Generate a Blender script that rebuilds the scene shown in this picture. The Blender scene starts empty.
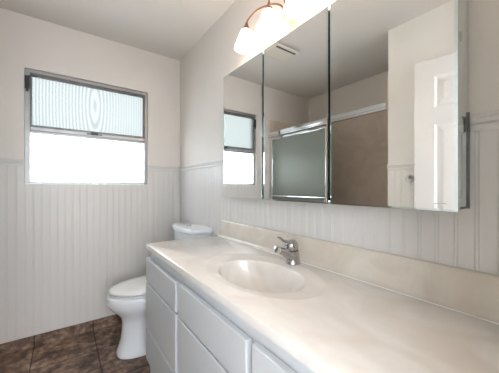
import bpy, bmesh, math, random
from mathutils import Vector, Matrix
C = bpy.context.scene
COL = C.collection
PI = math.pi
random.seed(4)

# ------------------------------------------------------------------ camera
F_PX, YAW, CAM_H, CY = 257.8, math.radians(35.84), 1.178, 187.33
cd = bpy.data.cameras.new('camera'); cam = bpy.data.objects.new('camera', cd); COL.objects.link(cam)
cd.sensor_fit = 'HORIZONTAL'; cd.sensor_width = 36.0; cd.lens = 36.0 * F_PX / 499.0
cd.shift_y = (CY - 186.5) / 499.0
cd.clip_start = 0.02
cam.location = (0, 0, CAM_H); cam.rotation_euler = (PI / 2, 0, -YAW)
C.camera = cam

# ------------------------------------------------------------------ world, lights, exposure
w = bpy.data.worlds.new('daylight'); C.world = w; w.use_nodes = True
bg = w.node_tree.nodes['Background']
bg.inputs[0].default_value = (0.84, 0.93, 1.0, 1); bg.inputs[1].default_value = 9.0
C.view_settings.view_transform = 'Standard'; C.view_settings.look = 'None'
C.view_settings.gamma = 1.0; C.view_settings.use_curve_mapping = False
C.view_settings.exposure = 1.48

def area(name, loc, rot, sx, sy, power, color, portal=False):
    l = bpy.data.lights.new(name, 'AREA'); l.shape = 'RECTANGLE'; l.size = sx; l.size_y = sy
    l.energy = power; l.color = color
    if portal: l.cycles.is_portal = True
    o = bpy.data.objects.new(name, l); COL.objects.link(o); o.location = loc; o.rotation_euler = rot
    return o
HALL_POWER = 24.0
area('window_portal', (0.203, 2.60, 1.63), (-PI / 2, 0, 0), 0.9, 0.9, 1, (1, 1, 1), True)
area('hall_daylight', (-0.1, -1.50, 1.35), (PI / 2, 0, 0), 1.3, 1.7, HALL_POWER, (0.84, 0.91, 1.0))
area('hall_side_fill', (-0.97, -0.72, 1.45), (PI / 2, 0, -math.radians(62)), 0.9, 1.4, 15.0, (0.84, 0.91, 1.0))  # unseen fill added at the hall's left side to brighten the mirror wall
BULB, SHADE = 44.0, 3.2

# ------------------------------------------------------------------ room numbers (metres)
W, D, H = 0.944, 2.492, 2.44          # mirror wall x, window wall y, ceiling z
XL = -1.18                            # far side of the tub
XE, YE = -0.457, 1.03                 # wall beside the tub where the door folds back
YS = 0.02                             # doorway wall
XM = 0.834                            # mirror plane

# ------------------------------------------------------------------ materials
def mat(name, base, rough=0.5, metal=0.0, spec=0.5, **k):
    m = bpy.data.materials.new(name); m.use_nodes = True
    b = m.node_tree.nodes['Principled BSDF']
    b.inputs['Base Color'].default_value = (*base, 1); b.inputs['Roughness'].default_value = rough
    b.inputs['Metallic'].default_value = metal; b.inputs['Specular IOR Level'].default_value = spec
    for n, v in k.items(): b.inputs[n.replace('_', ' ')].default_value = v
    return m
def nd(m, t, **k):
    n = m.node_tree.nodes.new(t)
    for a, v in k.items(): setattr(n, a, v)
    return n
def lk(m, a, b): m.node_tree.links.new(a, b)
def bsdf(m): return m.node_tree.nodes['Principled BSDF']
def coords(m, scale=(1, 1, 1), rot=(0, 0, 0)):
    tc = nd(m, 'ShaderNodeTexCoord'); mp = nd(m, 'ShaderNodeMapping')
    mp.inputs['Scale'].default_value = scale; mp.inputs['Rotation'].default_value = rot
    lk(m, tc.outputs['Object'], mp.inputs['Vector']); return mp.outputs['Vector']
def ramp(m, fac, stops):
    r = nd(m, 'ShaderNodeValToRGB'); e = r.color_ramp.elements
    while len(e) < len(stops): e.new(0.5)
    for i, (p, c) in enumerate(stops): e[i].position = p; e[i].color = (*c, 1)
    lk(m, fac, r.inputs[0]); return r.outputs[0]
def bumpy(m, scale, strength, dist=0.002, detail=3, vec=None):
    n = nd(m, 'ShaderNodeTexNoise'); n.inputs['Scale'].default_value = scale; n.inputs['Detail'].default_value = detail
    lk(m, vec if vec else coords(m), n.inputs['Vector'])
    b = nd(m, 'ShaderNodeBump'); b.inputs['Strength'].default_value = strength; b.inputs['Distance'].default_value = dist
    lk(m, n.outputs[0], b.inputs['Height']); lk(m, b.outputs[0], bsdf(m).inputs['Normal']); return n
def mottled(name, c1, c2, scale, rough, bump=0.0, metal=0.0, spec=0.5):
    m = mat(name, c1, rough, metal, spec); v = coords(m)
    n = nd(m, 'ShaderNodeTexNoise'); n.inputs['Scale'].default_value = scale; n.inputs['Detail'].default_value = 4
    lk(m, v, n.inputs['Vector']); lk(m, ramp(m, n.outputs[0], [(0.3, c1), (0.7, c2)]), bsdf(m).inputs['Base Color'])
    if bump: bumpy(m, 160, bump, 0.001)
    return m

M = {}
M['wall'] = mottled('painted_wall', (0.73, 0.68, 0.625), (0.75, 0.70, 0.645), 3, 0.55, 0.25)
M['ceiling'] = mottled('painted_ceiling', (0.73, 0.69, 0.645), (0.75, 0.71, 0.665), 2, 0.8, 0.3)
M['bead'] = mottled('beadboard_paint', (0.675, 0.652, 0.622), (0.695, 0.672, 0.642), 2, 0.42)
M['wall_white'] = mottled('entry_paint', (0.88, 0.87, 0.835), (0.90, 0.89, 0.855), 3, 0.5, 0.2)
M['hall'] = mat('hall_paint', (0.72, 0.71, 0.70), 0.7)
M['door'] = mottled('door_paint', (0.73, 0.72, 0.70), (0.75, 0.74, 0.72), 3, 0.4)
M['cab'] = mottled('cabinet_paint', (0.585, 0.595, 0.605), (0.61, 0.62, 0.63), 5, 0.38)
M['cabdark'] = mat('cabinet_inside', (0.25, 0.24, 0.23), 0.7)
M['porcelain'] = mat('porcelain', (0.80, 0.81, 0.82), 0.12, 0, 0.5)
M['seat'] = mat('seat_plastic', (0.80, 0.79, 0.77), 0.22)
M['chrome'] = mat('chrome', (0.80, 0.81, 0.82), 0.10, 1.0)
M['satin'] = mat('satin_nickel', (0.46, 0.45, 0.44), 0.24, 1.0)
M['alu'] = mottled('aluminium', (0.36, 0.36, 0.35), (0.42, 0.42, 0.41), 12, 0.42, 0, 0.7)
M['alu_dark'] = mottled('weathered_aluminium', (0.12, 0.12, 0.12), (0.19, 0.185, 0.18), 14, 0.42, 0, 0.7)
M['black'] = mat('black_rubber', (0.03, 0.03, 0.035), 0.5)
M['mirror'] = mat('mirror_silver', (0.90, 0.905, 0.89), 0.0, 1.0)
M['mirror_edge'] = mat('bevelled_mirror_edge', (0.74, 0.84, 0.83), 0.03, 1.0)
M['copper'] = mottled('rose_copper', (0.36, 0.18, 0.12), (0.27, 0.13, 0.09), 30, 0.32, 0, 0.85)
M['vent'] = mat('vent_plastic', (0.76, 0.70, 0.60), 0.5)
M['tub'] = mat('tub_enamel', (0.72, 0.68, 0.62), 0.2)
M['grey'] = mat('grey_etch', (0.30, 0.30, 0.29), 0.5)

# cultured marble
def marble(name, c1, c2, c3, rough):
    m = mat(name, c1, rough, 0, 0.5, Coat_Weight=0.25, Coat_Roughness=0.12); v = coords(m, (1.6, 1.0, 1.0), (0, 0, 0.5))
    n = nd(m, 'ShaderNodeTexNoise'); n.inputs['Scale'].default_value = 4.2; n.inputs['Detail'].default_value = 6
    n.inputs['Distortion'].default_value = 1.6; lk(m, v, n.inputs['Vector'])
    lk(m, ramp(m, n.outputs[0], [(0.32, c3), (0.50, c1), (0.62, c2), (0.72, c1)]), bsdf(m).inputs['Base Color'])
    return m
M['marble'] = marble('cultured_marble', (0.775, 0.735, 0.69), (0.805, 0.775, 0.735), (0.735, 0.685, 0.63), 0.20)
M['marble_shaded'] = marble('cultured_marble_shaded', (0.70, 0.635, 0.545), (0.74, 0.685, 0.60), (0.64, 0.565, 0.47), 0.22)  # same marble, tanner: the dimmer light on the upright backsplash is in its colour
M['surround'] = marble('surround_panel', (0.66, 0.56, 0.47), (0.70, 0.60, 0.51), (0.61, 0.51, 0.42), 0.4)

# slate floor
def slate(name, rot=0.0, plane='xy'):
    m = mat(name, (0.1, 0.08, 0.06), 0.5, 0, 0.4)
    v = coords(m)
    n = nd(m, 'ShaderNodeTexNoise'); n.inputs['Scale'].default_value = 8.5; n.inputs['Detail'].default_value = 10
    n.inputs['Distortion'].default_value = 0.8; n.inputs['Roughness'].default_value = 0.62
    lk(m, v, n.inputs['Vector'])
    col = ramp(m, n.outputs[0], [(0.34, (0.05, 0.033, 0.026)), (0.46, (0.15, 0.096, 0.069)), (0.54, (0.235, 0.158, 0.116)), (0.68, (0.38, 0.285, 0.22))])
    n2 = nd(m, 'ShaderNodeTexNoise'); n2.inputs['Scale'].default_value = 28; n2.inputs['Detail'].default_value = 5
    lk(m, v, n2.inputs['Vector'])
    mx = nd(m, 'ShaderNodeMix', data_type='RGBA', blend_type='MULTIPLY'); mx.inputs[0].default_value = 0.7
    lk(m, col, mx.inputs[6]); lk(m, ramp(m, n2.outputs[0], [(0.36, (0.45, 0.43, 0.42)), (0.64, (1.4, 1.36, 1.33))]), mx.inputs[7])
    br = nd(m, 'ShaderNodeTexBrick'); br.offset = 0.0; br.squash = 1.0
    br.inputs['Scale'].default_value = 1.0; br.inputs['Mortar Size'].default_value = 0.0045
    br.inputs['Mortar Smooth'].default_value = 0.3
    br.inputs['Brick Width'].default_value = 0.375; br.inputs['Row Height'].default_value = 0.375
    br.inputs['Color1'].default_value = (0.86, 0.84, 0.83, 1); br.inputs['Color2'].default_value = (1.15, 1.12, 1.1, 1); br.inputs['Mortar'].default_value = (0.28, 0.25, 0.22, 1)
    mp = nd(m, 'ShaderNodeMapping'); tc = nd(m, 'ShaderNodeTexCoord'); lk(m, tc.outputs['Object'], mp.inputs[0])
    if plane == 'xy': mp.inputs['Location'].default_value = (0.175 + 0.375 * 8, -2.16 + 0.375 * 16, 0)
    else:
        mp.inputs['Location'].default_value = (0.175 + 0.375 * 8, 0.1, 0); mp.inputs['Rotation'].default_value = (PI / 2, 0, 0)
    lk(m, mp.outputs[0], br.inputs[0])
    m2 = nd(m, 'ShaderNodeMix', data_type='RGBA', blend_type='MULTIPLY'); m2.inputs[0].default_value = 1.0
    lk(m, mx.outputs[2], m2.inputs[6]); lk(m, br.outputs[0], m2.inputs[7]); lk(m, m2.outputs[2], bsdf(m).inputs['Base Color'])
    b = nd(m, 'ShaderNodeBump'); b.inputs['Strength'].default_value = 0.5; b.inputs['Distance'].default_value = 0.006
    lk(m, n2.outputs[0], b.inputs['Height']); lk(m, b.outputs[0], bsdf(m).inputs['Normal'])
    return m
M['slate'] = slate('slate_tile'); M['slate_base'] = slate('slate_base_tile', plane='xz')

# window panes: daylight passes, frosted
def pane(name, tint, transl, pattern=False):
    m = bpy.data.materials.new(name); m.use_nodes = True; nt = m.node_tree; nt.nodes.clear()
    out = nd(m, 'ShaderNodeOutputMaterial'); tr = nd(m, 'ShaderNodeBsdfTransparent'); tl = nd(m, 'ShaderNodeBsdfTranslucent')
    gl = nd(m, 'ShaderNodeBsdfGlossy'); gl.inputs['Roughness'].default_value = 0.5
    mx = nd(m, 'ShaderNodeMixShader'); mx.inputs[0].default_value = transl
    lk(m, tr.outputs[0], mx.inputs[1]); lk(m, tl.outputs[0], mx.inputs[2])
    m2 = nd(m, 'ShaderNodeMixShader'); m2.inputs[0].default_value = 0.02
    lk(m, mx.outputs[0], m2.inputs[1]); lk(m, gl.outputs[0], m2.inputs[2]); lk(m, m2.outputs[0], out.inputs[0])
    tr.inputs[0].default_value = (*tint, 1); tl.inputs[0].default_value = (*tint, 1)
    if pattern:
        tc = nd(m, 'ShaderNodeTexCoord'); sp = nd(m, 'ShaderNodeSeparateXYZ'); lk(m, tc.outputs['Object'], sp.inputs[0])
        def math_(op, a, b=None):
            n = nd(m, 'ShaderNodeMath', operation=op)
            for i, x in enumerate((a, b)):
                if x is None: continue
                if isinstance(x, (int, float)): n.inputs[i].default_value = x
                else: lk(m, x, n.inputs[i])
            return n.outputs[0]
        # reeded screen: fine upright lines that bow around a centre
        dx = math_('SUBTRACT', sp.outputs[0], 0.215); dz = math_('SUBTRACT', sp.outputs[2], 1.86)
        r2 = math_('ADD', math_('MULTIPLY', dx, dx), math_('MULTIPLY', math_('MULTIPLY', dz, dz), 0.055))
        ph = math_('MULTIPLY', math_('POWER', math_('ADD', r2, 0.0006), 0.55), 320.0)
        s1 = math_('SINE', ph)
        fac = math_('ADD', math_('MULTIPLY', s1, 0.5), 0.5)
        c = ramp(m, fac, [(0.0, tuple(t * 0.86 for t in tint)), (1.0, tuple(t * 1.06 for t in tint))])
        lk(m, c, tr.inputs[0]); lk(m, c, tl.inputs[0])
    return m
M['pane_low'] = pane('frosted_pane', (0.62, 0.62, 0.62), 0.35)
M['pane_up'] = pane('reeded_pane', (0.212, 0.214, 0.208), 0.20, True)

# frosted shower glass
m = mat('frosted_shower_glass', (0.42, 0.45, 0.40), 0.25, 0, 0.5); M['shower_glass'] = m
bsdf(m).inputs['Transmission Weight'].default_value = 0.55; bsdf(m).inputs['IOR'].default_value = 1.2
bumpy(m, 220, 0.35, 0.001)

def emis(name, base, e, strength):
    m = mat(name, base, 0.4); b = bsdf(m); b.inputs['Emission Color'].default_value = (*e, 1); b.inputs['Emission Strength'].default_value = strength
    return m
M['shade'] = emis('lit_opal_glass', (0.9, 0.87, 0.82), (1.0, 0.86, 0.73), SHADE)
M['bulb'] = emis('lit_bulb', (1, 1, 1), (1.0, 0.84, 0.69), BULB)

# ------------------------------------------------------------------ mesh helpers
def box(bm, x0, x1, y0, y1, z0, z1, bevel=0.0, seg=2):
    vs = [bm.verts.new((x, y, z)) for x in (x0, x1) for y in (y0, y1) for z in (z0, z1)]
    fs = [(0, 1, 3, 2), (4, 6, 7, 5), (0, 4, 5, 1), (2, 3, 7, 6), (0, 2, 6, 4), (1, 5, 7, 3)]
    faces = [bm.faces.new([vs[i] for i in f]) for f in fs]
    if bevel:
        es = {e for f in faces for e in f.edges}
        bmesh.ops.bevel(bm, geom=list(es), offset=bevel, segments=seg, affect='EDGES', profile=0.6)
def prism(bm, pts, axis, a0, a1):
    """pts = 2D outline; extruded along axis from a0 to a1. axis 'x': pts=(y,z); 'y': (x,z); 'z': (x,y)"""
    def P(p, a):
        return {'x': (a, p[0], p[1]), 'y': (p[0], a, p[1]), 'z': (p[0], p[1], a)}[axis]
    r0 = [bm.verts.new(P(p, a0)) for p in pts]; r1 = [bm.verts.new(P(p, a1)) for p in pts]
    n = len(pts)
    for i in range(n): bm.faces.new((r0[i], r0[(i + 1) % n], r1[(i + 1) % n], r1[i]))
    bm.faces.new(r0[::-1]); bm.faces.new(r1)
def rings(bm, rs, cap0=True, cap1=True):
    vr = [[bm.verts.new(p) for p in r] for r in rs]; n = len(rs[0])
    for a, b in zip(vr, vr[1:]):
        for i in range(n): bm.faces.new((a[i], a[(i + 1) % n], b[(i + 1) % n], b[i]))
    if cap0: bm.faces.new(vr[0][::-1])
    if cap1: bm.faces.new(vr[-1])
    return vr
def lathe(bm, prof, c, n=32, sx=1.0, sy=1.0, axis=None, cap0=True, cap1=True):
    rot = Matrix.Identity(3) if axis is None else Vector((0, 0, 1)).rotation_difference(Vector(axis)).to_matrix()
    rs = []
    for r, z in prof:
        rs.append([Vector(c) + rot @ Vector((r * sx * math.cos(2 * PI * k / n), r * sy * math.sin(2 * PI * k / n), z)) for k in range(n)])
    rings(bm, rs, cap0, cap1)
def spline(pts, n=8):
    P = [Vector(p) for p in pts]; P = [P[0] * 2 - P[1]] + P + [P[-1] * 2 - P[-2]]; out = []
    for i in range(1, len(P) - 2):
        a, b, c, d = P[i - 1:i + 3]
        for k in range(n):
            t = k / n
            out.append(0.5 * ((2 * b) + (c - a) * t + (2 * a - 5 * b + 4 * c - d) * t * t + (3 * b - a - 3 * c + d) * t ** 3))
    out.append(P[-2]); return out
def tube(bm, pts, rad, n=14, flat=1.0):
    pts = [Vector(p) for p in pts]; L = len(pts)
    if not hasattr(rad, '__len__'): rad = [rad] * L
    else:
        r0 = list(rad); rad = [r0[min(int(i / (L - 1) * (len(r0) - 1)), len(r0) - 2)] * (1 - ((i / (L - 1) * (len(r0) - 1)) - min(int(i / (L - 1) * (len(r0) - 1)), len(r0) - 2))) + r0[min(int(i / (L - 1) * (len(r0) - 1)), len(r0) - 2) + 1] * ((i / (L - 1) * (len(r0) - 1)) - min(int(i / (L - 1) * (len(r0) - 1)), len(r0) - 2)) for i in range(L)]
    rs = []; up = Vector((0, 0, 1)); prev = None
    for i, p in enumerate(pts):
        t = (pts[min(i + 1, L - 1)] - pts[max(i - 1, 0)]).normalized()
        a = t.cross(up)
        if a.length < 0.05: a = prev if prev else t.cross(Vector((0, 1, 0)))
        a = (a - t * a.dot(t)).normalized(); prev = a; b = t.cross(a)
        rs.append([p + (a * math.cos(2 * PI * k / n) + b * flat * math.sin(2 * PI * k / n)) * rad[i] for k in range(n)])
    rings(bm, rs)
def obj(name, bm, m, parent=None, smooth=False, struct=False, mats=None, angle=40):
    bmesh.ops.recalc_face_normals(bm, faces=bm.faces)
    me = bpy.data.meshes.new(name); bm.to_mesh(me); bm.free()
    for x in (mats or [m]): me.materials.append(x)
    if smooth:
        me.polygons.foreach_set('use_smooth', [True] * len(me.polygons))
        me.set_sharp_from_angle(angle=math.radians(angle))
    o = bpy.data.objects.new(name, me); COL.objects.link(o)
    if parent is not None: o.parent = parent; o.matrix_parent_inverse = Matrix.Translation(parent.location).inverted() if parent.type == 'EMPTY' else parent.matrix_parent_inverse.copy()
    if struct: o['kind'] = 'structure'
    return o
def thing(name, label, cat, loc=(0, 0, 0), group=None):
    o = bpy.data.objects.new(name, None); COL.objects.link(o); o.location = loc
    o.empty_display_size = 0.05; o['label'] = label; o['category'] = cat
    if group: o['group'] = group
    return o
def sub(name, bm, m, part, **k):          # a sub-part: child of a part mesh that sits at the world origin
    o = obj(name, bm, m, None, **k); o.parent = part; o.matrix_parent_inverse = part.matrix_basis.inverted(); 
    # the part's own basis is identity under its thing's inverse, so the child keeps world coordinates
    o.matrix_parent_inverse = Matrix.Identity(4)
    return o
def tag(o, label, cat, group=None):
    o['label'] = label; o['category'] = cat
    if group: o['group'] = group
    return o
B = bmesh.new

# ------------------------------------------------------------------ shell
bm = B(); box(bm, XL - 0.1, W + 0.1, -1.7, D + 0.12, -0.06, 0.0); obj('floor', bm, M['slate'], struct=True)
bm = B(); box(bm, XL - 0.1, W + 0.1, -1.7, D + 0.12, H, H + 0.06); obj('ceiling', bm, M['ceiling'], struct=True)
bm = B(); box(bm, W, W + 0.1, YS - 0.12, D + 0.12, 0, H); obj('wall_right', bm, M['wall'], struct=True)
bm = B(); box(bm, XL - 0.1, XL, YE, D + 0.12, 0, H); obj('wall_left', bm, M['wall'], struct=True)
wx0, wx1, wz0, wz1 = -0.231, 0.638, 1.205, 2.0575
bm = B()
box(bm, XL, wx0, D, D + 0.12, 0, H); box(bm, wx1, W, D, D + 0.12, 0, H)
box(bm, wx0, wx1, D, D + 0.12, 0, wz0); box(bm, wx0, wx1, D, D + 0.12, wz1, H)
obj('wall_back', bm, M['wall'], struct=True)
bm = B(); box(bm, XL - 0.1, XE, -0.1, YE, 0, H); obj('wall_entry', bm, M['wall_white'], struct=True)
dx0, dx1, dz1 = -0.43, 0.34, 2.06     # doorway the photo is taken from
bm = B(); box(bm, XE, dx0, YS - 0.12, YS, 0, H); box(bm, dx1, W, YS - 0.12, YS, 0, H); box(bm, dx0, dx1, YS - 0.12, YS, dz1, H)
obj('wall_front', bm, M['wall'], struct=True)
bm = B(); box(bm, -1.1, -1.0, -1.7, -0.1, 0, H); box(bm, W, W + 0.1, -1.7, -0.1, 0, H); box(bm, -1.1, W + 0.1, -1.8, -1.7, 0, H)
obj('wall_hall', bm, M['hall'], struct=True)

# beadboard: real grooves, each bead is a pair of V cuts
PITCH = 0.0478
def beads(a0, a1, phase):
    g = []; k = math.floor((a0 - phase) / PITCH) - 1
    while phase + k * PITCH < a1 + PITCH:
        c = phase + k * PITCH; g += [c - 0.0042, c + 0.0042]; k += 1
    pts = [(a0, 0.006)]
    for c in g:
        if c - 0.0018 > a0 and c + 0.0018 < a1: pts += [(c - 0.0018, 0.006), (c, 0.0043), (c + 0.0018, 0.006)]
    pts.append((a1, 0.006)); return pts
def bead_x(bm, x0, x1, z0, z1, y, phase=0.0):       # on a wall facing -y
    prism(bm, [(a, y - d) for a, d in beads(x0, x1, phase)] + [(x1, y), (x0, y)], 'z', z0, z1)
def bead_y(bm, y0, y1, z0, z1, x, sgn, phase=0.0):  # on a wall facing sgn*x
    prism(bm, [(x + sgn * d, a) for a, d in beads(y0, y1, phase)] + [(x, y1), (x, y0)], 'z', z0, z1)
ZB, ZR = 0.080, 1.338
bm = B()
bead_x(bm, -0.42, wx0, ZB, ZR, D, 0.011); bead_x(bm, wx0, wx1, ZB, wz0, D, 0.011); bead_x(bm, wx1, W - 0.006, ZB, ZR, D, 0.011)
obj('trim_1', bm, M['bead'], struct=True)
bm = B(); bead_y(bm, YS, D, 0.0, ZR, W, -1, 0.3555); obj('trim_2', bm, M['bead'], struct=True)
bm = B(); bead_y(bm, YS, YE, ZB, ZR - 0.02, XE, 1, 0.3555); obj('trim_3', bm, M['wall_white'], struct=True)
RAIL = [(0, -0.004), (0.010, -0.004), (0.0125, 0.002), (0.0125, 0.012), (0.009, 0.015), (0.015, 0.020), (0.017, 0.029), (0.024, 0.033), (0.024, 0.0405), (0.021, 0.043), (0, 0.043)]
bm = B(); prism(bm, [(D - d, ZR + z) for d, z in RAIL], 'x', -0.42, wx0 - 0.002); obj('trim_4', bm, M['bead'], struct=True)
bm = B(); prism(bm, [(D - d, ZR + z) for d, z in RAIL], 'x', wx1 + 0.002, W); obj('trim_5', bm, M['bead'], struct=True)
bm = B(); prism(bm, [(W - d, ZR + z) for d, z in RAIL], 'y', 1.446, D - 0.02); obj('trim_6', bm, M['bead'], struct=True)
bm = B(); prism(bm, [(W - d, ZR + z) for d, z in RAIL], 'y', YS, 0.222); obj('trim_7', bm, M['bead'], struct=True)
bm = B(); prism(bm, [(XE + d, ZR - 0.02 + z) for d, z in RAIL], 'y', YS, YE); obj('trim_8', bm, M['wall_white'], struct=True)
bm = B(); box(bm, -0.42, W - 0.006, D - 0.012, D, 0, ZB); obj('baseboard_back', bm, M['slate_base'], struct=True)
bm = B(); box(bm, XE, XE + 0.012, YS, YE, 0, ZB); obj('baseboard_entry', bm, M['slate_base'], struct=True)
# door casing (inside face of the doorway)
bm = B()
box(bm, dx1, dx1 + 0.055, YS, YS + 0.012, 0, dz1 + 0.055, 0.003); box(bm, dx0, dx1, YS, YS + 0.012, dz1, dz1 + 0.055, 0.003)
obj('trim_9', bm, M['door'], struct=True)

# ------------------------------------------------------------------ window
win = bpy.data.objects.new('window_1', None); COL.objects.link(win); win.location = (0.2, D, 1.2); win['kind'] = 'structure'
win.empty_display_size = 0.05
def frame(bm, x0, x1, z0, z1, y0, y1, wl, wr, wb, wt, bev=0.002):
    box(bm, x0, x0 + wl, y0, y1, z0, z1, bev); box(bm, x1 - wr, x1, y0, y1, z0, z1, bev)
    box(bm, x0 + wl, x1 - wr, y0, y1, z0, z0 + wb, bev); box(bm, x0 + wl, x1 - wr, y0, y1, z1 - wt, z1, bev)
bm = B(); frame(bm, wx0 + 0.001, wx1 - 0.001, wz0 + 0.001, wz1 - 0.001, D + 0.014, D + 0.07, 0.030, 0.030, 0.016, 0.034)
box(bm, wx0 + 0.03, wx1 - 0.03, D + 0.028, D + 0.06, 1.585, 1.615, 0.002)
obj('window_frame', bm, M['alu'], win)
bm = B(); frame(bm, wx0 + 0.030, wx1 - 0.026, 1.602, wz1 - 0.028, D + 0.002, D + 0.026, 0.012, 0.018, 0.040, 0.026)
sash = obj('window_sash', bm, M['alu_dark'], win)
bm = B(); box(bm, wx0 + 0.034, wx1 - 0.030, D + 0.000, D + 0.006, 1.604, 1.626, 0.001); obj('sash_rail', bm, M['alu'], win)
bm = B(); box(bm, wx0 + 0.042, wx1 - 0.042, D + 0.012, D + 0.016, 1.63, wz1 - 0.05); obj('window_pane', bm, M['pane_up'], win)
bm = B(); box(bm, wx0 + 0.030, wx1 - 0.030, D + 0.040, D + 0.044, wz0 + 0.016, 1.586); obj('window_pane', bm, M['pane_low'], win)
bm = B(); box(bm, 0.155, 0.265, D - 0.008, D + 0.002, 1.612, 1.620, 0.002); box(bm, 0.185, 0.235, D - 0.016, D - 0.006, 1.608, 1.630, 0.003)
obj('window_latch', bm, M['black'], win)
bm = B(); box(bm, wx0 + 0.002, wx0 + 0.028, D - 0.006, D + 0.016, 1.905, 2.00, 0.003); box(bm, wx0 + 0.010, wx0 + 0.022, D - 0.010, D, 1.885, 1.915, 0.002)
tube(bm, [(wx0 + 0.02, D - 0.002, 1.998), (wx0 + 0.075, D - 0.004, 2.006)], 0.004)
obj('window_hinge', bm, M['black'], win)
bm = B()
for z in (2.03, 1.616):
    lathe(bm, [(0.005, 0), (0.004, 0.003)], (wx1 - 0.035, D + 0.001 - 0.002, z), 10, axis=(0, -1, 0))
obj('frame_screw', bm, M['chrome'], win)

# ------------------------------------------------------------------ tub alcove seen in the mirror
bm = B(); box(bm, XL, XL + 0.008, YE, D, 0.40, 2.03, 0.001); obj('trim_10', bm, M['surround'], struct=True)
bm = B(); box(bm, XL + 0.008, -0.43, D - 0.008, D, 0.40, 2.03, 0.001); obj('trim_11', bm, M['surround'], struct=True)
bm = B(); box(bm, XL + 0.008, -0.462, YE, YE + 0.008, 0.40, 2.03, 0.001); obj('trim_12', bm, M['surround'], struct=True)
# bathtub
bm = B()
def rrect(x0, x1, y0, y1, r, z, n=6):
    out = []
    for cx, cy, a in ((x1 - r, y1 - r, 0), (x0 + r, y1 - r, PI / 2), (x0 + r, y0 + r, PI), (x1 - r, y0 + r, 1.5 * PI)):
        for k in range(n + 1): out.append((cx + r * math.cos(a + PI / 2 * k / n), cy + r * math.sin(a + PI / 2 * k / n), z))
    return out
tx0, tx1, ty0, ty1 = XL + 0.001, -0.42, YE + 0.001, D - 0.001
rings(bm, [rrect(tx0, tx1, ty0, ty1, 0.004, 0.0), rrect(tx0, tx1, ty0, ty1, 0.004, 0.385), rrect(tx0 + .01, tx1 - .01, ty0 + .01, ty1 - .01, 0.004, 0.398),
           rrect(tx0 + 0.06, tx1 - 0.07, ty0 + 0.07, ty1 - 0.07, 0.12, 0.398), rrect(tx0 + 0.075, tx1 - 0.085, ty0 + 0.09, ty1 - 0.09, 0.12, 0.38),
           rrect(tx0 + 0.12, tx1 - 0.13, ty0 + 0.16, ty1 - 0.22, 0.12, 0.10), rrect(tx0 + 0.16, tx1 - 0.17, ty0 + 0.22, ty1 - 0.30, 0.10, 0.07)])
tag(obj('bathtub', bm, M['tub'], smooth=True), 'beige alcove bathtub below the sliding shower doors', 'bathtub')
sd = thing('shower_door', 'chrome framed sliding frosted shower door over the bathtub', 'shower door', (-0.45, 1.75, 0.4))
bm = B(); box(bm, -0.475, -0.415, YE + 0.001, D - 0.001, 1.804, 1.820, 0.002); box(bm, -0.475, -0.411, YE + 0.001, D - 0.001, 1.820, 1.860, 0.006)
box(bm, -0.419, -0.409, YE + 0.001, D - 0.001, 1.800, 1.807, 0.002)
obj('header_rail', bm, M['chrome'], sd)
bm = B(); box(bm, -0.475, -0.425, YE + 0.004, D - 0.004, 0.399, 0.420, 0.004); obj('bottom_track', bm, M['chrome'], sd)
bm = B(); box(bm, -0.47, -0.435, D - 0.034, D - 0.009, 0.42, 1.79, 0.002); obj('wall_jamb', bm, M['chrome'], sd)
for xx, y0, y1 in ((-0.437, 1.61, D - 0.045), (-0.462, 1.63, D - 0.036)):
    bm = B()
    box(bm, xx - 0.006, xx + 0.006, y0, y0 + 0.018, 0.425, 1.788, 0.002); box(bm, xx - 0.006, xx + 0.006, y1 - 0.022, y1, 0.425, 1.788, 0.002)
    box(bm, xx - 0.006, xx + 0.006, y0 + 0.022, y1 - 0.022, 0.425, 0.45, 0.002); box(bm, xx - 0.006, xx + 0.006, y0 + 0.022, y1 - 0.022, 1.765, 1.788, 0.002)
    if xx > -0.45:
        tube(bm, [(xx + 0.03, y0 + 0.03, 1.075), (xx + 0.03, y1 - 0.03, 1.075)], 0.008)
        for yy in (y0 + 0.012, y1 - 0.012): tube(bm, [(xx + 0.004, yy, 1.075), (xx + 0.03, yy + (0.02 if yy < 2 else -0.02), 1.075)], 0.007)
    f = obj('sliding_panel', bm, M['chrome'], sd)
    bm = B(); box(bm, xx - 0.002, xx + 0.002, y0 + 0.02, y1 - 0.02, 0.445, 1.77)
    g = obj('glass_pane', bm, M['shower_glass'], None); g.parent = f

# ------------------------------------------------------------------ entry door folded back (seen in the mirror)
door = bpy.data.objects.new('door_1', None); COL.objects.link(door); door['kind'] = 'structure'; door.empty_display_size = 0.05
DW, DH, DT = 0.715, 2.03, 0.034
bm = B()
# door leaf in its own frame: x along the width from hinge (0) to free edge (DW), y thickness, z up
sw, gap = 0.112, 0.10
cols = ((sw, (DW - gap) / 2), ((DW + gap) / 2, DW - sw)); rows = ((0.235, 0.78), (0.90, 1.60), (1.705, 1.915))
for y0, y1 in ((0, DT),):
    xs = sorted({0, DW, *[v for c in cols for v in c]}); zs = sorted({0.008, DH, *[v for r in rows for v in r]})
    for i in range(len(xs) - 1):
        for k in range(len(zs) - 1):
            hole = any(abs(xs[i] - c[0]) < 1e-6 for c in cols) and any(abs(zs[k] - r[0]) < 1e-6 for r in rows)
            if not hole: box(bm, xs[i], xs[i + 1], y0, y1, zs[k], zs[k + 1])
for c in cols:
    for r in rows:
        for s, yf in ((1, 0.0), (-1, DT)):
            def R(i, dep): return [(c[0] + i, yf + s * dep, r[0] + i), (c[1] - i, yf + s * dep, r[0] + i), (c[1] - i, yf + s * dep, r[1] - i), (c[0] + i, yf + s * dep, r[1] - i)]
            rings(bm, [R(0, 0), R(0.014, 0.007), R(0.022, 0.007), R(0.050, 0.002)], cap0=False, cap1=True)
bmesh.ops.remove_doubles(bm, verts=bm.verts, dist=1e-5)
leaf = obj('door_leaf', bm, M['door'], None); leaf.parent = door
bm = B()
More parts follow.
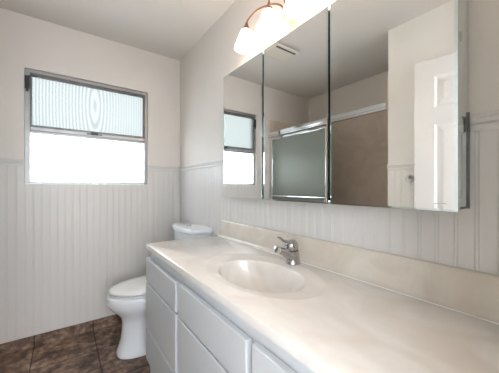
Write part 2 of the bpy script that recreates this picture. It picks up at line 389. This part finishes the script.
prof = [(0.026, 0.0), (0.026, 0.005), (0.011, 0.009), (0.010, 0.026), (0.020, 0.031), (0.027, 0.041), (0.027, 0.050), (0.020, 0.058), (0.006, 0.061)]
lathe(bm, prof, (DW - 0.065, DT, 0.93), 24, axis=(0, 1, 0))
o = obj('door_knob', bm, M['satin'], None, smooth=True); o.parent = door
bm = B()
for z in (0.25, 1.0, 1.78): box(bm, -0.006, 0.006, -0.006, 0.006, z, z + 0.09, 0.002)
o = obj('door_hinge', bm, M['satin'], None); o.parent = door
hx, hy, fx, fy = -0.435, 0.075, -0.302, 0.774
door.location = (hx, hy, 0); door.rotation_euler = (0, 0, math.atan2(fy - hy, fx - hx))

# ------------------------------------------------------------------ vanity cabinet
X0, Y0, Y1, ZT, ZC = 0.4186, YS + 0.008, 1.690, 0.797, 0.825
van = thing('vanity_cabinet', 'long pale grey bathroom vanity cabinet with three columns of flat drawers', 'cabinet', (0.68, 0.86, 0))
bm = B()
FX = 0.446
box(bm, FX, 0.936, Y1 - 0.022, Y1 + 0.001, 0.0, ZT)            # finished side by the toilet
box(bm, FX, 0.936, Y0, Y0 + 0.018, 0.0, ZT)
box(bm, FX, FX + 0.019, Y0 + 0.018, Y1 - 0.022, 0.715, ZT)     # face frame
box(bm, FX, FX + 0.019, Y0 + 0.018, Y1 - 0.022, 0.09, 0.115)
box(bm, FX + 0.05, FX + 0.065, Y0 + 0.018, Y1 - 0.022, 0.0, 0.09)
for y in (0.585, 1.148): box(bm, FX, FX + 0.019, y - 0.028, y + 0.028, 0.115, 0.715)
for y0, y1 in ((Y0 + 0.018, Y0 + 0.05), (Y1 - 0.05, Y1 - 0.022)): box(bm, FX, FX + 0.019, y0, y1, 0.115, 0.715)
box(bm, FX + 0.019, 0.936, Y0 + 0.018, Y1 - 0.022, 0.09, 0.105)
box(bm, 0.928, 0.936, Y0 + 0.018, Y1 - 0.022, 0.105, ZT)
bmesh.ops.remove_doubles(bm, verts=bm.verts, dist=1e-6)
obj('cabinet_body', bm, M['cab'], van)
def front(y0, y1, z0, z1, name='drawer_front'):
    bm = B()
    x0, x1, c = 0.4195, FX - 0.0005, 0.007
    def R(x, i): return [(x, y0 + i, z0 + i), (x, y1 - i, z0 + i), (x, y1 - i, z1 - i), (x, y0 + i, z1 - i)]
    rings(bm, [R(x1, 0.004), R(x1 - 0.006, 0.0), R(x0 + 0.0035, 0.0), R(x0 + 0.0010, 0.0014), R(x0, 0.0045)])
    return obj(name, bm, M['cab'], van)
for y0, y1, dz in ((1.166, 1.690, 0.0), (0.598, 1.134, 0.006), (0.046, 0.572, 0.010)):
    front(y0, y1, 0.5975, 0.737 + dz); front(y0, y1, 0.3150, 0.5865); front(y0, y1, 0.108, 0.3040)

# ------------------------------------------------------------------ vanity top with moulded basin
top = thing('sink_countertop', 'cream cultured marble vanity top with moulded oval basin and backsplash', 'vanity top', (0.68, 0.86, ZT))
SCX, SCY = 0.668, 0.862
IA, IB = 0.148, 0.222       # basin lip half sizes in x and y
OA, OB = 0.196, 0.318       # outer rim groove
bm = B(); N = 128
xr, yb0, yb1 = 0.936, Y0 - 0.004, Y1
def rectpt(a):
    dx_, dy_ = math.cos(a), math.sin(a)
    tx = ((xr - SCX) if dx_ > 0 else (X0 - SCX)) / dx_ if abs(dx_) > 1e-9 else 1e9
    ty = ((yb1 - SCY) if dy_ > 0 else (yb0 - SCY)) / dy_ if abs(dy_) > 1e-9 else 1e9
    t = min(abs(tx), abs(ty)); return (SCX + t * dx_, SCY + t * dy_)
# directions, with the four corners hit exactly
base_ang = [2 * PI * k / N for k in range(N)]
for cx, cy in ((X0, yb0), (X0, yb1), (xr, yb0), (xr, yb1)):
    a = math.atan2((cy - SCY), (cx - SCX)) % (2 * PI)
    # use true-angle list; snap nearest
    k = min(range(N), key=lambda i: abs(base_ang[i] - a)); base_ang[k] = a
def ell(a_, b_, z, ox=0.0, oy=0.0):
    out = []
    for a in base_ang:
        r = 1 / math.sqrt((math.cos(a) / a_) ** 2 + (math.sin(a) / b_) ** 2)
        out.append((SCX + ox + r * math.cos(a), SCY + oy + r * math.sin(a), z))
    return out
def rect(z, inset=0.0):
    out = []
    for a in base_ang:
        x, y = rectpt(a)
        x = min(max(x, X0 + inset), xr); y = min(max(y, yb0), yb1 - inset); out.append((x, y, z))
    return out
rs = [ell(0.024, 0.024, ZC - 0.145, 0.03), ell(0.060, 0.075, ZC - 0.139, 0.020), ell(0.098, 0.135, ZC - 0.117, 0.008), ell(0.122, 0.175, ZC - 0.080, 0.000), ell(0.137, 0.200, ZC - 0.040, -0.004),
      ell(IA - 0.006, IB - 0.008, ZC - 0.016, -0.007, -0.01), ell(IA, IB, ZC - 0.0065, -0.008, -0.012), ell(IA + 0.008, IB + 0.010, ZC - 0.0042, -0.006, -0.01), ell(OA - 0.018, OB - 0.020, ZC - 0.0030), ell(OA - 0.008, OB - 0.008, ZC - 0.0002), ell(OA, OB, ZC + 0.0010), ell(OA + 0.008, OB + 0.009, ZC + 0.0005), ell(OA + 0.016, OB + 0.018, ZC),
      rect(ZC, 0.006), rect(ZC - 0.002, 0.0015), rect(ZC - 0.006), rect(ZT + 0.001), rect(ZT, 0.0), ell(IA + 0.012, IB + 0.012, ZT, -0.008, -0.012), ell(0.140, 0.195, ZC - 0.085), ell(0.110, 0.145, ZC - 0.130, 0.008), ell(0.06, 0.08, ZC - 0.153, 0.02)]
rings(bm, rs, cap0=True, cap1=True)
# hidden underside ring so that the slab is thick
obj('countertop', bm, M['marble'], top, smooth=True, angle=35)
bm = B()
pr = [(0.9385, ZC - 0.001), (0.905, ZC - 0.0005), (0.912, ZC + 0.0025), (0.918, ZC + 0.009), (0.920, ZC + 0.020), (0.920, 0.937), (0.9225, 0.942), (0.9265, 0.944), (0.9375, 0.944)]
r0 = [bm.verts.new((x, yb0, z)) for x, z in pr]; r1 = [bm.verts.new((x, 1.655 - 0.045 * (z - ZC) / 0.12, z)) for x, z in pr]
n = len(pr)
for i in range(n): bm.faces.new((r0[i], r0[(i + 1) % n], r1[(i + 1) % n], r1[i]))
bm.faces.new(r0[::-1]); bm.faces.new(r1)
obj('backsplash', bm, M['marble_shaded'], top, smooth=True, angle=40)
bm = B(); tube(bm, [(0.9085, yb0 + 0.002, ZC + 0.0008), (0.9085, 1.650, ZC + 0.0008)], 0.0024, 8)
obj('caulk_line', bm, mat('white_caulk', (0.84, 0.83, 0.80), 0.4), top, smooth=True)
bm = B(); lathe(bm, [(0.022, 0.0), (0.022, 0.003), (0.016, 0.0042), (0.014, 0.0015), (0.002, 0.001)], (SCX + 0.03, SCY, ZC - 0.1447), 24)
obj('drain', bm, M['satin'], top, smooth=True)

# ------------------------------------------------------------------ faucet
fx_, fy_ = 0.868, 0.853
fa = thing('faucet', 'single lever brushed nickel faucet on the back rim of the basin', 'faucet', (fx_, fy_, ZC))
bm = B()
rings(bm, [[(fx_ + ox + r * 1.08 * math.cos(2 * PI * k / 28), fy_ + r * math.sin(2 * PI * k / 28), ZC + z + sl * math.cos(2 * PI * k / 28)) for k in range(28)]
           for r, z, ox, sl in ((0.033, 0.0005, 0, 0), (0.033, 0.004, 0, 0), (0.0305, 0.010, 0, 0), (0.029, 0.024, -0.002, 0.001), (0.0285, 0.042, -0.004, 0.003), (0.0285, 0.056, -0.006, 0.005), (0.0275, 0.061, -0.007, 0.006))])
tube(bm, spline([(fx_ + 0.000, fy_, ZC + 0.026), (fx_ - 0.032, fy_, ZC + 0.046), (fx_ - 0.062, fy_, ZC + 0.062), (fx_ - 0.092, fy_, ZC + 0.074)], 6), [0.026, 0.023, 0.018, 0.0135], 18)
obj('faucet_body', bm, M['satin'], fa, smooth=True, angle=60)
ax = Vector((-0.92, 0, 0.28)).normalized(); c0 = Vector((fx_ - 0.090, fy_, ZC + 0.0735))
bm = B(); lathe(bm, [(0.0145, 0), (0.0158, 0.003), (0.0158, 0.006), (0.0122, 0.008), (0.0122, 0.011), (0.0158, 0.013), (0.0158, 0.019), (0.010, 0.021)], c0, 22, axis=ax)
obj('aerator', bm, M['chrome'], fa, smooth=True)
tl = Vector((-0.20, 0, 1)).normalized(); cb = Vector((fx_ - 0.0075, fy_, ZC + 0.0605))
bm = B(); lathe(bm, [(0.026, 0.0), (0.026, 0.007)], cb, 24, axis=tl); obj('seal_ring', bm, M['black'], fa)
bm = B(); lathe(bm, [(0.028, 0.007), (0.030, 0.012), (0.0305, 0.026), (0.0285, 0.037), (0.022, 0.046), (0.010, 0.050), (0.001, 0.051)], cb, 28, axis=tl)
tube(bm, spline([cb + Vector((-0.006, 0, 0.036)), cb + Vector((-0.032, 0, 0.044)), cb + Vector((-0.056, 0, 0.052)), cb + Vector((-0.076, 0, 0.066)), cb + Vector((-0.086, 0, 0.070))], 6), [0.026, 0.019, 0.013, 0.011, 0.008], 16, flat=0.45)
obj('lever_handle', bm, M['satin'], fa, smooth=True, angle=60)

# ------------------------------------------------------------------ medicine cabinet with three mirror doors
mc = thing('medicine_cabinet', 'wide three door mirrored medicine cabinet above the vanity', 'medicine cabinet', (XM + 0.05, 0.83, 1.12))
my0, my1, mz0, mz1 = 0.227, 1.440, 1.1135, 1.8837
bm = B()
bx0, bx1 = XM + 0.018, W - 0.0065
bb0, bb1, bz0, bz1 = my0 + 0.004, my1 - 0.002, mz0 + 0.008, mz1 - 0.004
t = 0.004
box(bm, bx0, bx1, bb0, bb0 + t, bz0, bz1); box(bm, bx0, bx1, bb1 - t, bb1, bz0, bz1)
box(bm, bx0, bx1, bb0 + t, bb1 - t, bz0, bz0 + t); box(bm, bx0, bx1, bb0 + t, bb1 - t, bz1 - t, bz1)
box(bm, bx1 - 0.003, bx1, bb0 + t, bb1 - t, bz0 + t, bz1 - t)
obj('cabinet_body', bm, mat('polished_steel', (0.80, 0.86, 0.875), 0.06, 1.0), mc)
bm = B()   # narrow edge strips and screws on the side facing the doorway
box(bm, bx1 - 0.005, bx1 - 0.001, my0, my0 + 0.004, bz0 - 0.004, 1.392, 0.001); box(bm, bx0 + 0.001, bx1 - 0.001, my0 + 0.001, my0 + 0.004, bz0 - 0.003, bz0 + 0.003, 0.001)
obj('edge_strip', bm, M['alu_dark'], mc)
for z in (1.862, 1.58, 1.16):
    bm = B(); box(bm, XM + 0.018, XM + 0.028, my0 - 0.001, my0 + 0.003, z - 0.012, z + 0.012, 0.001)
    obj('side_hinge', bm, M['satin'], mc)
seams = [my0, 0.629, 1.036, my1]
for i in range(3):
    y0, y1 = seams[i] + (0.0042 if i else 0), seams[i + 1] - (0.0042 if i < 2 else 0)
    e = 0.007
    bm = B(); th = 0.006
    inner = [(XM, y0 + e, mz0 + 0.006), (XM, y1 - e, mz0 + 0.006), (XM, y1 - e, mz1 - 0.006), (XM, y0 + e, mz1 - 0.006)]
    vs = [bm.verts.new(p) for p in inner]; bm.faces.new(vs)
    vb = [bm.verts.new((p[0] + th, p[1], p[2])) for p in inner]; bm.faces.new(vb[::-1])
    for k in range(4): bm.faces.new((vs[k], vs[(k + 1) % 4], vb[(k + 1) % 4], vb[k]))
    dr = obj('mirror_door', bm, M['mirror'], mc)
    bm = B()
    def R(x, i, j): return [(x, y0 + i, mz0 + j), (x, y1 - i, mz0 + j), (x, y1 - i, mz1 - j), (x, y0 + i, mz1 - j)]
    rings(bm, [R(XM + 0.0002, e, 0.006), R(XM + 0.0009, 0.0, 0.0), R(XM + 0.0165, 0.0, 0.0), R(XM + 0.0165, e, 0.006)], cap0=False, cap1=True)
    o = obj('bevelled_edge', bm, M['mirror_edge'], None); o.parent = dr
    if i == 0:
        bm = B()
        for k, ln in enumerate((0.006, 0.005, 0.004, 0.006, 0.005, 0.006, 0.004)): box(bm, XM - 0.0004, XM - 0.0001, 0.252 + k * 0.0045, 0.252 + k * 0.0045 + ln * 0.6, 1.1325, 1.1350)
        o = obj('etched_mark', bm, M['grey'], None); o.parent = dr

# ------------------------------------------------------------------ vanity light
LX, LY = 0.862, 0.922
vl = thing('vanity_light', 'four light copper wall fixture with lit opal glass shades above the mirror', 'wall light', (W - 0.02, LY, 2.06))
bm = B(); lathe(bm, [(0.066, 0.001), (0.066, 0.007), (0.056, 0.012), (0.047, 0.014), (0.041, 0.019), (0.020, 0.024), (0.004, 0.027)], (W, LY + 0.028, 2.042), 36, axis=(-1, 0, 0))
obj('backplate', bm, mottled('antique_cream_copper', (0.70, 0.50, 0.34), (0.42, 0.22, 0.13), 40, 0.35, 0, 0.3), vl, smooth=True)
for s in (-1, 1):
    for dist, pk in ((0.300, 2.150), (0.100, 2.185)):
        bm = B(); yy = LY + s * dist
        tube(bm, spline([(W - 0.022, LY + 0.028 + s * 0.014, 2.055), (W - 0.04, LY + s * (0.02 + dist * 0.10), pk - 0.045), (LX + 0.025, LY + s * dist * 0.38, pk - 0.008), (LX + 0.006, LY + s * dist * 0.70, pk + 0.006), (LX, LY + s * dist * 0.95, pk - 0.008), (LX, yy, 2.128)], 8), 0.0046, 10)
        obj('arm', bm, M['copper'], vl, smooth=True)
        # each shade leans out a little from the centre
        def Q(prof): return [(r, 2.128 - z) for r, z in prof]
        c0 = (LX, yy, 2.128); ax = (-0.03, s * 0.07 * dist / 0.3, -1)
        bm = B(); lathe(bm, Q([(0.006, 2.134), (0.009, 2.124), (0.010, 2.117), (0.015, 2.110), (0.022, 2.098), (0.026, 2.090), (0.025, 2.086)]), c0, 22, axis=ax)
        obj('shade_holder', bm, M['copper'], vl, smooth=True)
        bm = B()
        lathe(bm, Q([(0.023, 2.092), (0.031, 2.080), (0.039, 2.056), (0.048, 2.030), (0.056, 2.004), (0.061, 1.990), (0.0615, 1.982), (0.0585, 1.982), (0.053, 2.004), (0.046, 2.028), (0.037, 2.056), (0.027, 2.078)]), c0, 32, axis=ax, cap0=False, cap1=False)
        sh = obj('shade', bm, M['shade'], vl, smooth=True)
        bm = B(); lathe(bm, Q([(0.012, 2.074), (0.013, 2.055), (0.020, 2.037), (0.024, 2.020), (0.021, 2.003), (0.010, 1.991), (0.001, 1.989)]), c0, 18, axis=ax)
        o = obj('bulb', bm, M['bulb'], None, smooth=True); o.parent = sh

# ------------------------------------------------------------------ toilet
TY = 2.01
to = thing('toilet', 'white two piece toilet with closed lid between vanity and window wall', 'toilet', (0.62, TY, 0))
def egg(z, xf, xb, xc, hw, n=48, pw=1.0, yc=TY):
    out = []
    for k in range(n):
        a = 2 * PI * k / n; c, s = math.cos(a), math.sin(a)
        cc = math.copysign(abs(c) ** pw, c); ss = math.copysign(abs(s) ** pw, s)
        out.append((xc + (xb - xc) * cc if c > 0 else xc + (xc - xf) * cc, yc + hw * ss, z))
    return out
bm = B()
rings(bm, [egg(0.0, 0.305, 0.90, 0.55, 0.118, pw=0.75), egg(0.012, 0.302, 0.90, 0.55, 0.12, pw=0.75), egg(0.03, 0.308, 0.90, 0.55, 0.115, pw=0.78), egg(0.10, 0.330, 0.90, 0.56, 0.104, pw=0.82),
           egg(0.17, 0.336, 0.90, 0.56, 0.100, pw=0.88), egg(0.225, 0.338, 0.90, 0.56, 0.103, pw=0.92), egg(0.262, 0.328, 0.90, 0.56, 0.118, pw=0.95), egg(0.295, 0.300, 0.90, 0.56, 0.146),
           egg(0.325, 0.270, 0.90, 0.55, 0.170), egg(0.350, 0.252, 0.90, 0.54, 0.184), egg(0.370, 0.244, 0.90, 0.54, 0.190), egg(0.390, 0.241, 0.90, 0.54, 0.192), egg(0.418, 0.241, 0.90, 0.54, 0.192), egg(0.427, 0.248, 0.90, 0.54, 0.186)])
obj('bowl', bm, M['porcelain'], to, smooth=True, angle=60)
bm = B(); rings(bm, [egg(0.4275, 0.275, 0.725, 0.52, 0.165), egg(0.432, 0.275, 0.725, 0.52, 0.165), egg(0.4325, 0.255, 0.738, 0.52, 0.183), egg(0.443, 0.255, 0.738, 0.52, 0.183), egg(0.4435, 0.275, 0.725, 0.52, 0.165), egg(0.4475, 0.275, 0.725, 0.52, 0.165)])
obj('seat', bm, M['seat'], to, smooth=True, angle=30)
bm = B(); rings(bm, [egg(0.448, 0.256, 0.735, 0.52, 0.181), egg(0.450, 0.254, 0.738, 0.52, 0.183), egg(0.458, 0.256, 0.737, 0.52, 0.181), egg(0.464, 0.270, 0.725, 0.52, 0.168), egg(0.4675, 0.32, 0.68, 0.52, 0.12), egg(0.469, 0.48, 0.56, 0.52, 0.02)])
obj('lid', bm, M['seat'], to, smooth=True, angle=60)
def bow(z, i, x_end, x_mid, xb, hw, n=14):
    pts = [(xb, TY - hw + i, z)]
    for k in range(n + 1):
        t = -1 + 2 * k / n
        pts.append((x_end + i + (x_mid - x_end) * (1 - abs(t) ** 2.6), TY + (hw - i) * t, z))
    pts.append((xb, TY + hw - i, z)); return pts
bm = B(); rings(bm, [bow(0.42, 0.02, 0.79, 0.765, 0.934, 0.195), bow(0.46, 0.006, 0.785, 0.755, 0.934, 0.20), bow(0.80, 0.0, 0.783, 0.750, 0.934, 0.205), bow(0.822, 0.0, 0.783, 0.750, 0.934, 0.205)])
obj('tank', bm, M['porcelain'], to, smooth=True, angle=50)
bm = B(); rings(bm, [bow(0.8225, 0.006, 0.779, 0.742, 0.935, 0.222), bow(0.828, 0.0, 0.778, 0.738, 0.935, 0.224), bow(0.848, 0.0, 0.778, 0.738, 0.935, 0.224), bow(0.857, 0.005, 0.778, 0.738, 0.935, 0.224), bow(0.862, 0.016, 0.778, 0.738, 0.935, 0.224)])
obj('tank_lid', bm, M['porcelain'], to, smooth=True, angle=60)
bm = B(); lathe(bm, [(0.021, 0.862), (0.021, 0.866), (0.019, 0.868), (0.001, 0.868)], (0.838, TY, 0), 24); obj('flush_button', bm, M['satin'], to, smooth=True)
for s in (-1, 1):
    bm = B(); lathe(bm, [(0.014, 0.0), (0.014, 0.012), (0.011, 0.022), (0.001, 0.025)], (0.62, TY + s * 0.128, 0), 16); obj('bolt_cap', bm, M['seat'], to, smooth=True)
    bm = B(); tube(bm, [(0.728, TY + s * 0.06, 0.458), (0.728, TY + s * 0.10, 0.458)], 0.013); obj('seat_hinge', bm, M['seat'], to, smooth=True)

# ------------------------------------------------------------------ ceiling details
ev = thing('exhaust_vent', 'square cream exhaust fan cover on the bathroom ceiling', 'vent', (0.045, 1.76, H))
bm = B(); vx0, vx1, vy0, vy1 = -0.10, 0.19, 1.66, 1.86
def sq(z, i): return [(vx0 + i, vy0 + i, z), (vx1 - i, vy0 + i, z), (vx1 - i, vy1 - i, z), (vx0 + i, vy1 - i, z)]
rings(bm, [sq(H - 0.0005, 0.03), sq(H - 0.016, 0.03), sq(H - 0.016, 0.0), sq(H - 0.024, 0.0), sq(H - 0.030, 0.012)])
obj('cover', bm, M['vent'], ev)
bm = B()
for k in range(9): box(bm, vx0 + 0.028 + k * 0.026, vx0 + 0.050 + k * 0.026, vy0 + 0.016, vy0 + 0.038, H - 0.0312, H - 0.0302)
obj('grille_slot', bm, M['black'], ev)
bm = B()
lathe(bm, [(0.007, 0), (0.006, -0.003), (0.002, -0.006)], (0.72, 2.18, H), 12)
tube(bm, [(0.72, 2.18, H - 0.005), (0.72, 2.18, H - 0.014), (0.724, 2.18, H - 0.019), (0.731, 2.18, H - 0.017)], 0.0018, 8)
tag(obj('ceiling_hook', bm, M['vent'], smooth=True), 'tiny pale screw hook in the ceiling near the window wall corner', 'hook')

hk = thing('wall_knob', 'small round chrome knob on the white wall beside the open door', 'wall hook', (XE + 0.006, 0.850, 1.242))
bm = B(); lathe(bm, [(0.021, 0.0), (0.021, 0.003), (0.016, 0.006)], (XE + 0.0062, 0.850, 1.242), 20, axis=(1, 0, 0)); obj('mounting_plate', bm, M['chrome'], hk, smooth=True)
bm = B(); lathe(bm, [(0.008, 0.006), (0.008, 0.020), (0.022, 0.026), (0.031, 0.037), (0.031, 0.048), (0.022, 0.060), (0.002, 0.064)], (XE + 0.0062, 0.850, 1.242), 24, axis=(1, 0, 0)); obj('knob', bm, M['chrome'], hk, smooth=True)
